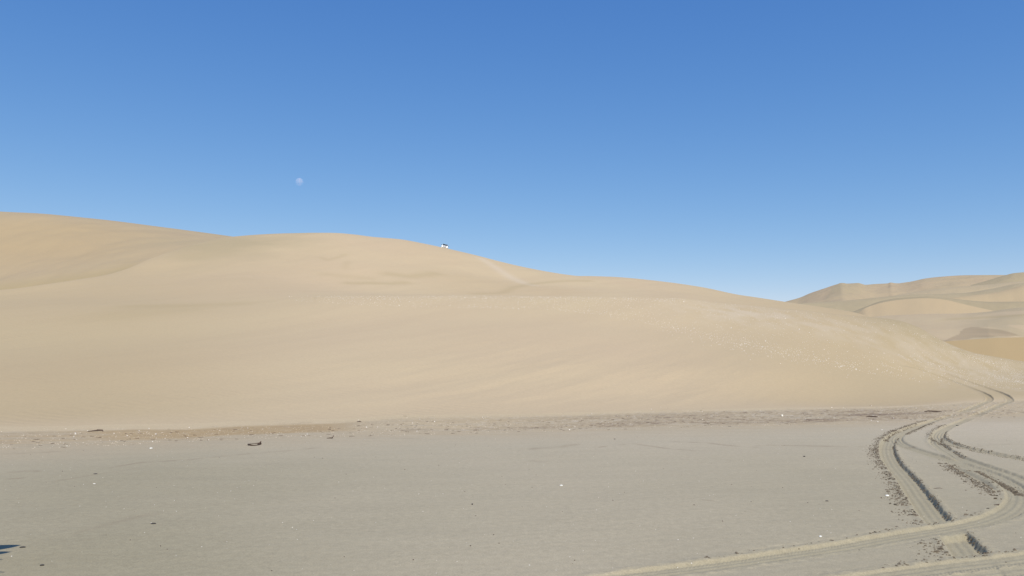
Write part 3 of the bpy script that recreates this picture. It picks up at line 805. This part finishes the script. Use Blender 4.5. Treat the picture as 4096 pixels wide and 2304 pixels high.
    a = float(a)
    j = int(col_at(a)); r_ = RR[:, j]; z_ = Z[:, j]; ee = (z_ - CAM_H) / r_
    kc = NFLAT + sum(segs[:6]); ks = kc - 25 + int(np.argmax(ee[kc - 25:kc + 14]))
    hide = 0.52          # metres of the car below the line of sight over the crest
    rr = np.linspace(r_[ks], r_[ks] + 40, 800); zz = np.interp(rr, r_, z_)
    los = CAM_H + ee[ks] * rr
    k = int(np.argmax(los - zz > hide))
    rf = rr[k]          # ground under the front axle
    za = np.interp(rf, r_, z_); zb = np.interp(rf + 2.95, r_, z_)
    pitch = math.atan2(zb - za, 2.95)
    d = Vector((math.sin(a), math.cos(a), 0)); s = Vector((math.cos(a), -math.sin(a), 0))
    c0 = d * rf; 
    zl = height(*(c0 - s * 0.85).xy, Z); zr = height(*(c0 + s * 0.85).xy, Z)
    roll = math.atan2(zr - zl, 1.7)
    print('car', rf, za, zb, math.degrees(pitch), math.degrees(roll), 'crest r', r_[ks])
    yv = (d * math.cos(pitch) + Vector((0, 0, 1)) * math.sin(pitch)).normalized()
    xv = (s * math.cos(roll) + Vector((0, 0, 1)) * math.sin(roll)).normalized()
    zv = xv.cross(yv).normalized(); xv = yv.cross(zv).normalized()
    M = Matrix((xv, yv, zv)).transposed().to_4x4()
    origin = Vector((d.x * rf, d.y * rf, (zl + zr) / 2)) + yv * 1.5
    M.translation = origin
    root.matrix_world = M
    tag(root, 'white off-road car seen from the front, half hidden behind the dune crest', 'car')
car()

# ------------------------------------------------------------------ scattered bits (uncountable)
def chunk(n=6):
    """irregular low lump: unit size"""
    th_ = np.sort(rng.uniform(0, 2 * np.pi, n)); rr_ = rng.uniform(0.6, 1.0, n)
    b = np.stack([rr_ * np.cos(th_), rr_ * np.sin(th_), np.zeros(n)], -1)
    t_ = b * rng.uniform(0.45, 0.8) + np.array([rng.uniform(-.15, .15), rng.uniform(-.15, .15), 1.0])
    b[:, 2] = -0.5
    v = np.concatenate([b, t_]); f_ = [tuple(range(n, 2 * n))] + [(k, (k + 1) % n, n + (k + 1) % n, n + k) for k in range(n)] + [tuple(range(n))[::-1]]
    return v, f_
PROTO = [chunk(5) for _ in range(10)]
def scatter(name, pts, size, mat, label, cat, aspect=(1, 1, 0.4), tilt=0.3, yaw=None, sink=0.25):
    """one mesh of many little pieces lying on the sand"""
    V_, F3 = [], []; off = 0
    for i, p in enumerate(pts):
        v, f_ = PROTO[i % 10]
        s = size(i) if callable(size) else size
        v = v * np.array(aspect) * s
        a = rng.uniform(0, 2 * np.pi) if yaw is None else yaw + rng.normal(0, 0.5)
        tx, ty = rng.normal(0, tilt, 2)
        R_ = np.array(Matrix.Rotation(a, 3, 'Z') @ Matrix.Rotation(tx, 3, 'X') @ Matrix.Rotation(ty, 3, 'Y'))
        v = v @ R_.T + np.array(p) + np.array([0, 0, -sink * s * aspect[2] + 0.5 * s * aspect[2]])
        V_.append(v); F3 += [tuple(k + off for k in q) for q in f_]; off += len(v)
    o = mesh_obj(name, np.concatenate(V_), F3, mat)
    tag(o, label, cat, kind='stuff'); return o

AZI = AZ
def drop_px(px, py):
    """many photo pixels -> points on the sand"""
    out = []
    for x_, y_ in zip(px, py):
        h = hit(x_, y_, Z)
        if h is not None and h.length < 330: out.append((h.x, h.y, h.z))
    return out
shell_m = simple('shell_white', (0.86, 0.82, 0.74), 0.45, 0.4, var=0.08, scale=3)
shell_p = simple('shell_cream', (0.74, 0.66, 0.52), 0.6, 0.3, var=0.12, scale=3)
kelp_m = simple('dried_kelp', (0.075, 0.05, 0.035), 0.8, 0.2, var=0.3, scale=9)
crust_m = simple('damp_sand_crust', (0.155, 0.128, 0.096), 0.95, 0.1, var=0.25, scale=14)
pebble_m = simple('dark_pebble', (0.06, 0.055, 0.05), 0.7, 0.3, var=0.3, scale=30)

def region(n, xr, top, bot, dens=None):
    px = rng.uniform(xr[0], xr[1], n); t_ = np.interp(px, *zip(*top)); b_ = np.interp(px, *zip(*bot))
    v = rng.uniform(0, 1, n); py = t_ + (b_ - t_) * v
    keep = np.ones(n, bool)
    if dens is not None: keep = rng.uniform(0, 1, n) < dens(px, v)
    return px[keep], py[keep]
TOPL = [(1100, 1184), (1500, 1183), (2000, 1183), (2700, 1192), (3000, 1224), (3400, 1263), (3590, 1283), (3660, 1306), (3720, 1338), (3780, 1370), (3840, 1396), (3900, 1415), (4096, 1448)]
BOTL = [(1100, 1200), (1500, 1225), (2200, 1240), (2400, 1260), (2600, 1300), (2800, 1345), (3000, 1395), (3300, 1455), (3500, 1500), (3700, 1530), (4096, 1560)]
sx1, sy1 = region(9000, (1150, 4096), TOPL, BOTL, lambda x, v: (0.25 + 0.75 * np.clip((x - 1200) / 1200, 0, 1)) * (0.35 + 0.65 * (noise(x / 130, v * 3, 5) > -0.4)) * np.where((x > 3550), 0.9, 1) * (0.45 + 0.55 * np.maximum(np.exp(-(v / 0.2) ** 2), np.exp(-((v - 0.9) / 0.12) ** 2))))
sx2 = rng.uniform(1300, 2750, 1100); sy2 = np.interp(sx2, *zip(*TOPL)) + 1 + np.abs(rng.normal(0, 9, 1100))
sx3 = rng.uniform(2650, 3450, 620) + rng.normal(0, 60, 620); sy3 = np.interp(sx3, [2650, 2800, 3000, 3300, 3450], [1312, 1345, 1390, 1448, 1480]) + rng.normal(0, 15, 620)
pts_sh = drop_px(np.r_[sx1, sx2, sx3], np.r_[sy1, sy2, sy3])
sz = rng.lognormal(0, 0.35, len(pts_sh))
scatter('shell_fragments', pts_sh, lambda i: 0.030 * sz[i], shell_m, 'bleached white shell fragments strewn over the upper dune slope', 'shells', (1, 0.8, 0.5), 0.5)
# rows of shell hash on the right shoulder
lx, ly = [], []
for (x0, y0, x1, y1, n) in ((3815, 1405, 4000, 1455, 110), (3860, 1428, 4096, 1490, 160), (3890, 1430, 3980, 1455, 60), (3590, 1418, 3640, 1445, 60), (3640, 1425, 3690, 1452, 70), (3520, 1455, 3610, 1482, 60),
                            (3950, 1500, 4096, 1530, 220), (3700, 1450, 3860, 1490, 160), (3970, 1480, 4096, 1505, 160)):
    t_ = rng.uniform(0, 1, n); w_ = 3 if n < 120 else 9
    lx += list(x0 + (x1 - x0) * t_ + rng.normal(0, 4, n)); ly += list(y0 + (y1 - y0) * t_ + rng.normal(0, w_ * 0.6, n))
scatter('shell_rows', drop_px(lx, ly), lambda i: 0.03 * (0.7 + 0.6 * ((i * 37) % 10) / 10), shell_m, 'rows of white shell hash on the right shoulder of the dune above the ruts', 'shells', (1.3, 0.8, 0.4), 0.4)
# strand line
LOWL = [(0, 1800), (500, 1782), (900, 1760), (1400, 1746), (1700, 1740), (2300, 1723), (3000, 1706), (3500, 1692), (3750, 1684), (4096, 1668)]
TOEL = [(0, 1712), (500, 1712), (1000, 1700), (1350, 1684), (1600, 1655), (2000, 1668), (2300, 1655), (2600, 1628), (3000, 1632), (3600, 1618), (3900, 1606), (4096, 1596)]
wx, wy = region(3600, (-30, 4120), TOEL, LOWL, lambda x, v: (0.15 + 0.85 * (v > 0.25)) * (0.5 + 0.5 * (noise(x / 60, v * 6, 8) > 0)))
p_ = drop_px(wx, wy)
scatter('strand_shells', p_, lambda i: 0.012 * (0.6 + 0.9 * ((i * 53) % 17) / 17), shell_p, 'small cream shells washed up along the strand line at the dune foot', 'shells', (1.2, 0.8, 0.5), 0.4)
wx, wy = region(420, (-30, 4120), TOEL, LOWL, lambda x, v: 0.2 + 0 * x)
scatter('strand_white_shells', drop_px(wx, wy), lambda i: 0.026 * (0.6 + 0.9 * ((i * 53) % 17) / 17), shell_m, 'larger bright white shells scattered along the strand line', 'shells', (1.1, 0.8, 0.6), 0.4)
wx, wy = region(1500, (-30, 4120), TOEL, LOWL, lambda x, v: (0.1 + 0.9 * (v > 0.3)) * (0.35 + 0.65 * (noise(x / 160, v * 5, 9) > 0.05)) * np.where(x > 1400, 1, 0.5))
scatter('seaweed_litter', drop_px(wx, wy), lambda i: 0.05 * (0.4 + 1.4 * ((i * 29) % 23) / 23), kelp_m, 'dark dried seaweed strips lying in the strand line', 'seaweed', (1.6, 0.12, 0.10), 0.08, yaw=0.08)
# bits on the flat
fx_, fy_ = region(900, (0, 4096), [(0, 1800), (4096, 1680)], [(0, 2304), (4096, 2304)], lambda x, v: 0.15 + 0.85 * (1 - v) ** 2)
scatter('flat_shell_bits', drop_px(fx_, fy_), lambda i: 0.003 + 0.006 * ((i * 53) % 17) / 17, shell_m, 'tiny pale shell bits dotted over the grey sand flat', 'shells', (1.2, 0.8, 0.5), 0.4)
fx_, fy_ = region(420, (0, 4096), [(0, 1790), (4096, 1680)], [(0, 2304), (4096, 2304)], lambda x, v: 0.15 + 0.85 * (1 - v) ** 2)
scatter('flat_dark_bits', drop_px(fx_, fy_), lambda i: 0.004 + 0.010 * ((i * 31) % 17) / 17, kelp_m, 'tiny dark specks of weed dotted over the grey sand flat', 'debris', (1.3, 0.8, 0.5), 0.3)

# crust thrown up beside the ruts
def beside(nm, side, t0, t1, n, off=(0.02, 0.25), w=0.2):
    Q, t = LINES[nm]; T = t[-1]; out = []
    for _ in range(int(n * 2.6)):
        tt = rng.uniform(t0, t1) * T
        # ragged clumps
        if noise(np.array([tt * 2.2]), np.array([side * 3.3 + 0.4]), 77)[0] < -0.28: continue
        i = int(np.clip(np.searchsorted(t, tt), 1, len(t) - 1))
        d = Q[i] - Q[i - 1]; d = d / (np.hypot(*d) + 1e-9)
        nrm = np.array([-d[1], d[0]]) * side
        o_ = w + off[0] + abs(rng.normal(0, 0.42)) * (off[1] - off[0])
        q = Q[i] + nrm * o_
        if nm == 'deep':
            if min(np.hypot(*(LINES[k][0][int(len(LINES[k][0]) * f0):] - q).T).min() for k, f0 in (('loop', 0.6), ('near', 0.0))) < 0.31: continue
        out.append((q[0], q[1], height(q[0], q[1], Z)))
    return out
# side +1 = left of travel direction (points listed far -> near)
P = []
P += beside('deep', -1, 0.60, 0.99, 620, (0.02, 0.33), 0.20)     # picture-left side, near
P += beside('deep', -1, 0.20, 0.62, 380, (0.01, 0.26), 0.20)
P += beside('deep', +1, 0.48, 0.99, 430, (-0.03, 0.07), 0.18)    # edge above the shaded wall
P += beside('loop', +1, 0.22, 0.42, 520, (-0.03, 0.14), 0.19)
P += beside('loop', -1, 0.26, 0.48, 420, (0.02, 0.26), 0.19)
P += beside('inner', -1, 0.05, 0.98, 330, (0.02, 0.28), 0.15)
P += beside('inner', +1, 0.2, 0.90, 520, (0.0, 0.16), 0.12)
P += beside('right_hook', -1, 0.25, 0.6, 200, (0.0, 0.25), 0.19)
P += beside('right_hook', +1, 0.40, 0.95, 260, (-0.02, 0.10), 0.19)
P += beside('right_hook', -1, 0.5, 0.98, 240, (0.0, 0.14), 0.19)
P += beside('right_branch', +1, 0.1, 0.45, 200, (-0.05, 0.08), 0.17)
P += beside('near', +1, 0.2, 0.95, 60, (0.0, 0.12), 0.22)
P += beside('loop', -1, 0.62, 0.95, 60, (0.0, 0.12), 0.22)
sizes = rng.lognormal(0, 0.4, len(P))
scatter('sand_crust_debris', P, lambda i: 0.0092 * sizes[i], crust_m, 'dark crumbs of broken damp sand crust thrown up along the tyre ruts', 'sand crumbs', (1.9, 0.7, 0.6), 0.3, yaw=0.0)

# ------------------------------------------------------------------ single things one can point to
def lump(name, px, py, size, mat, label, cat, aspect=(1, 0.7, 0.5), yaw=0.0, n=9, seed=0, sink=0.3, group=None):
    """rounded stone or shell, subdivided and roughened"""
    r_ = np.random.default_rng(seed + 100)
    h = hit(px, py, Z)
    vs, fs = [], []
    NU, NV = 14, 8
    for i in range(NV + 1):
        for j in range(NU):
            a, b = math.pi * i / NV, 2 * math.pi * j / NU
            vs.append((math.sin(a) * math.cos(b), math.sin(a) * math.sin(b), math.cos(a)))
    vs = np.array(vs)
    vs = vs * (1 + 0.16 * noise(vs[:, 0] * 1.6 + seed, vs[:, 1] * 1.6 + vs[:, 2], seed + 3)[:, None])
    for i in range(NV):
        for j in range(NU): fs.append((i * NU + j, (i + 1) * NU + j, (i + 1) * NU + (j + 1) % NU, i * NU + (j + 1) % NU))
    size = size * 0.8
    vs = vs * np.array(aspect) * size
    vs = vs @ np.array(Matrix.Rotation(yaw, 3, 'Z')).T
    o = mesh_obj(name, vs, fs, mat, smooth=True)
    o.location = (h.x, h.y, h.z + size * aspect[2] * (1 - sink))
    tag(o, label, cat, group); return o
def tube(name, px, py, path, rads, mat, label, cat, seed=0):
    """crooked stick or strap lying on the sand; path in metres around the spot"""
    h = hit(px, py, Z)
    P_ = [Vector(p) for p in path]; vs, fs = [], []; n = 8
    for k, p in enumerate(P_):
        d = (P_[min(k + 1, len(P_) - 1)] - P_[max(k - 1, 0)]).normalized()
        s_ = d.cross(Vector((0, 0, 1))); s_ = s_.normalized() if s_.length > 1e-3 else Vector((1, 0, 0)); u_ = s_.cross(d)
        for j in range(n):
            a = 2 * math.pi * j / n
            vs.append(tuple(p + (s_ * math.cos(a) + u_ * math.sin(a)) * rads[k]))
    for k in range(len(P_) - 1):
        for j in range(n): fs.append((k * n + j, k * n + (j + 1) % n, (k + 1) * n + (j + 1) % n, (k + 1) * n + j))
    fs.append(tuple(range(n))[::-1]); fs.append(tuple(range((len(P_) - 1) * n, len(P_) * n)))
    o = mesh_obj(name, np.array(vs), fs, mat, smooth=True)
    o.location = h; tag(o, label, cat); return o
lump('white_stone', 3129, 1668, 0.068, simple('chalky_stone', (0.86, 0.82, 0.70), 0.6, 0.3, var=0.05), 'bright white stone standing in the brown strand line left of the ruts', 'stone', (0.9, 0.8, 1.15), 0.4, seed=1, sink=0.1)
bone = simple('bleached_bone', (0.86, 0.86, 0.80), 0.5, 0.3, var=0.04)
o_ = lump('white_shell', 604, 1795, 0.05, bone, 'white two-lobed shell, the brightest thing on the left of the sand flat', 'shell', (1.0, 0.8, 0.45), 0.3, seed=2)
lump('white_shell', 2245, 1944, 0.032, bone, 'white shell chip lying alone on the middle of the sand flat', 'shell', (1.2, 0.6, 0.5), -0.5, seed=3)
lump('white_shell', 3549, 1985, 0.034, bone, 'white oval shell lying left of the deep rut', 'shell', (1.2, 0.8, 0.5), 0.1, seed=4)
lump('white_shell', 3282, 2148, 0.020, bone, 'small white shell just above the long rut across the bottom right', 'shell', (1.1, 0.8, 0.6), 0.1, seed=5)
lump('white_shell', 377, 1936, 0.022, bone, 'small white shell beside a dark chip on the left flat', 'shell', (1.4, 0.6, 0.4), 0.1, seed=6)
lump('white_shell', 3528, 1720, 0.030, bone, 'small white shell on the flat left of where the ruts bend', 'shell', (1.1, 0.8, 0.5), 0.2, seed=16)
lump('dark_pebble', 614, 2096, 0.036, pebble_m, 'flat dark pebble alone on the lower left sand', 'pebble', (1.2, 0.6, 0.35), 0.1, seed=7)
lump('dark_pebble', 90, 2191, 0.034, pebble_m, 'dark pebble right of the blue shadow in the bottom left corner', 'pebble', (1.2, 0.5, 0.35), 0.4, seed=8)
lump('dark_pebble', 168, 2263, 0.024, pebble_m, 'small dark pebble near the bottom left corner of the flat', 'pebble', (1.1, 0.7, 0.5), 0.4, seed=9)
lump('dark_pebble', 3217, 1827, 0.030, pebble_m, 'round dark pebble on the flat left of the rut bend', 'pebble', (1.1, 0.8, 0.6), 0.1, seed=10)
lump('dark_pebble', 1889, 2019, 0.018, pebble_m, 'small dark pebble near the middle of the lower sand flat', 'pebble', (0.8, 0.8, 0.9), 0.4, seed=11)
lump('dark_pebble', 3308, 2005, 0.024, pebble_m, 'dark chip left of the deep rut, above the long rut', 'pebble', (1.3, 0.5, 0.4), -0.5, seed=12)
lump('dark_pebble', 2459, 1757, 0.028, pebble_m, 'dark pebble just below the strand line right of the middle', 'pebble', (1.2, 0.7, 0.5), -0.3, seed=13)
lump('dark_pebble', 3829, 1703, 0.05, pebble_m, 'dark lump between the hooked rut and the strand line', 'pebble', (1.5, 0.7, 0.45), 0.1, seed=14)
lump('dark_pebble', 382, 1896, 0.030, pebble_m, 'dark curved chip beside a white shell on the left flat', 'pebble', (1.5, 0.5, 0.35), 0.3, seed=15)
wood = simple('weathered_wood', (0.09, 0.06, 0.045), 0.8, 0.2, var=0.25, scale=12)
ring = [(0.16 * math.cos(a), 0.30 * math.sin(a), 0.015 + 0.012 * math.sin(2 * a)) for a in np.linspace(0, 2 * math.pi * 0.97, 15)]
tube('kelp_loop', 1018, 1779, ring, [0.016] * 15, kelp_m, 'dark flattened loop of kelp on the flat left of the middle', 'kelp')
tube('driftwood_stub', 1036, 1779, [(-0.05, 0, 0.0), (0.0, 0.02, 0.02), (0.035, 0.02, 0.07), (0.045, 0.03, 0.10)], [0.012, 0.022, 0.022, 0.012], wood, 'short upright driftwood stub right of the kelp loop', 'driftwood')
tube('driftwood_stick', 1322, 1754, [(-0.12, 0, 0.01), (-0.03, 0.05, 0.015), (0.06, -0.03, 0.02), (0.09, 0, 0.07), (0.08, 0.02, 0.1)], [0.008, 0.014, 0.016, 0.012, 0.006], wood, 'bent dark stick with a raised end below the strand line', 'driftwood')
tube('driftwood_stick', 382, 1727, [(-0.28, 0, 0.01), (-0.1, 0.3, 0.03), (0.0, 0.1, 0.05), (0.12, 0.25, 0.04), (0.26, 0, 0.01)], [0.01, 0.022, 0.028, 0.02, 0.008], wood, 'thin forked brown stick at the dune foot on the far left', 'driftwood')
tube('kelp_strip', 3490, 1668, [(-0.3, 0, 0.01), (-0.1, 0.2, 0.02), (0.1, -0.1, 0.02), (0.3, 0.1, 0.01)], [0.012, 0.03, 0.03, 0.01], kelp_m, 'brown kelp strip at the right in the upper strand line', 'kelp')
tube('kelp_strip', 3735, 1647, [(-0.5, 0, 0.01), (-0.1, 0.4, 0.02), (0.1, -0.1, 0.02), (0.5, 0.1, 0.01)], [0.02, 0.04, 0.04, 0.01], kelp_m, 'long dark kelp strip beside the place where the ruts leave the dune', 'kelp')
tube('driftwood_stick', 1437, 1688, [(-0.10, 0, 0.01), (0, 0.05, 0.03), (0.09, 0, 0.01)], [0.01, 0.02, 0.01], wood, 'small dark driftwood piece at the dune foot left of the middle', 'driftwood')
tube('driftwood_stick', 3752, 1955, [(-0.085, -0.01, 0.004), (-0.02, 0.02, 0.008), (0.04, 0.03, 0.01), (0.09, 0.02, 0.004)], [0.002, 0.004, 0.004, 0.002], wood, 'thin grey twig inside the big rut loop', 'driftwood')
tube('driftwood_stick', 3989, 2021, [(-0.05, 0, 0.006), (0.02, 0.0, 0.01), (0.05, 0.03, 0.012)], [0.004, 0.008, 0.005], wood, 'short dark twig at the right inside the rut loop', 'driftwood')

# made-up unseen snag just outside the left edge; its tips throw the blue shadow in the corner
def caster():
    k = 1.0 / math.tan(SUN_EL)
    hd = Vector((SUN_DIR.x, SUN_DIR.y, 0)).normalized()
    def lift(px, py, z):
        a, e = ray(px, py); r_ = -CAM_H / float(e)
        return Vector((r_ * math.sin(a), r_ * math.cos(a), 0)) + hd * (z * k) + Vector((0, 0, z))
    tips = [((80, 2178), (-190, 2206), 1.5, 0.17), ((42, 2207), (-170, 2226), 1.4, 0.12), ((9, 2238), (-160, 2236), 1.2, 0.055), ((14, 2290), (-200, 2262), 1.2, 0.03)]
    parts = []
    def limb(P_, rads, n=10):
        vs, fs = [], []
        for q, p in enumerate(P_):
            d = (P_[min(q + 1, len(P_) - 1)] - P_[max(q - 1, 0)]).normalized()
            s_ = d.cross(Vector((0, 0, 1))).normalized(); u_ = s_.cross(d)
            for j in range(n):
                a = 2 * math.pi * j / n; rr = rads[q] * (1 + 0.12 * math.sin(3 * a + q))
                vs.append(tuple(p + (s_ * math.cos(a) + u_ * math.sin(a)) * rr))
        for q in range(len(P_) - 1):
            for j in range(n): fs.append((q * n + j, q * n + (j + 1) % n, (q + 1) * n + (j + 1) % n, (q + 1) * n + j))
        fs.append(tuple(range(n))[::-1]); fs.append(tuple(range((len(P_) - 1) * n, len(P_) * n)))
        return vs, fs
    root = None
    for tip, base, z, w in tips:
        a_, b_ = lift(*tip, z), lift(*base, z * 0.55)
        pts_ = [b_ + (a_ - b_) * t_ for t_ in (0, 0.35, 0.65, 0.85, 1.0)]
        for q, p in enumerate(pts_): p.z += 0.02 * math.sin(q * 2.1)
        parts.append(limb(pts_, [w * 1.1, w, w * 0.8, w * 0.5, 0.006]))
    c_ = lift(-185, 2225, 0.6)
    g_ = Vector((c_.x, c_.y, -0.15))
    parts.append(limb([g_, g_ + Vector((0.03, 0, 0.35)), c_ + Vector((0, 0, 0)), c_ + Vector((-0.05, 0, 0.3))], [0.24, 0.18, 0.15, 0.07]))
    v_, f_ = join(parts)
    o = mesh_obj('shadow_caster', np.array(v_), f_, wood, smooth=True)
    tag(o, 'made-up branching snag just past the left edge whose shadow falls in the bottom left corner', 'driftwood')
caster()
print('verts', len(verts), 'NR', NR, 'NC', NC)
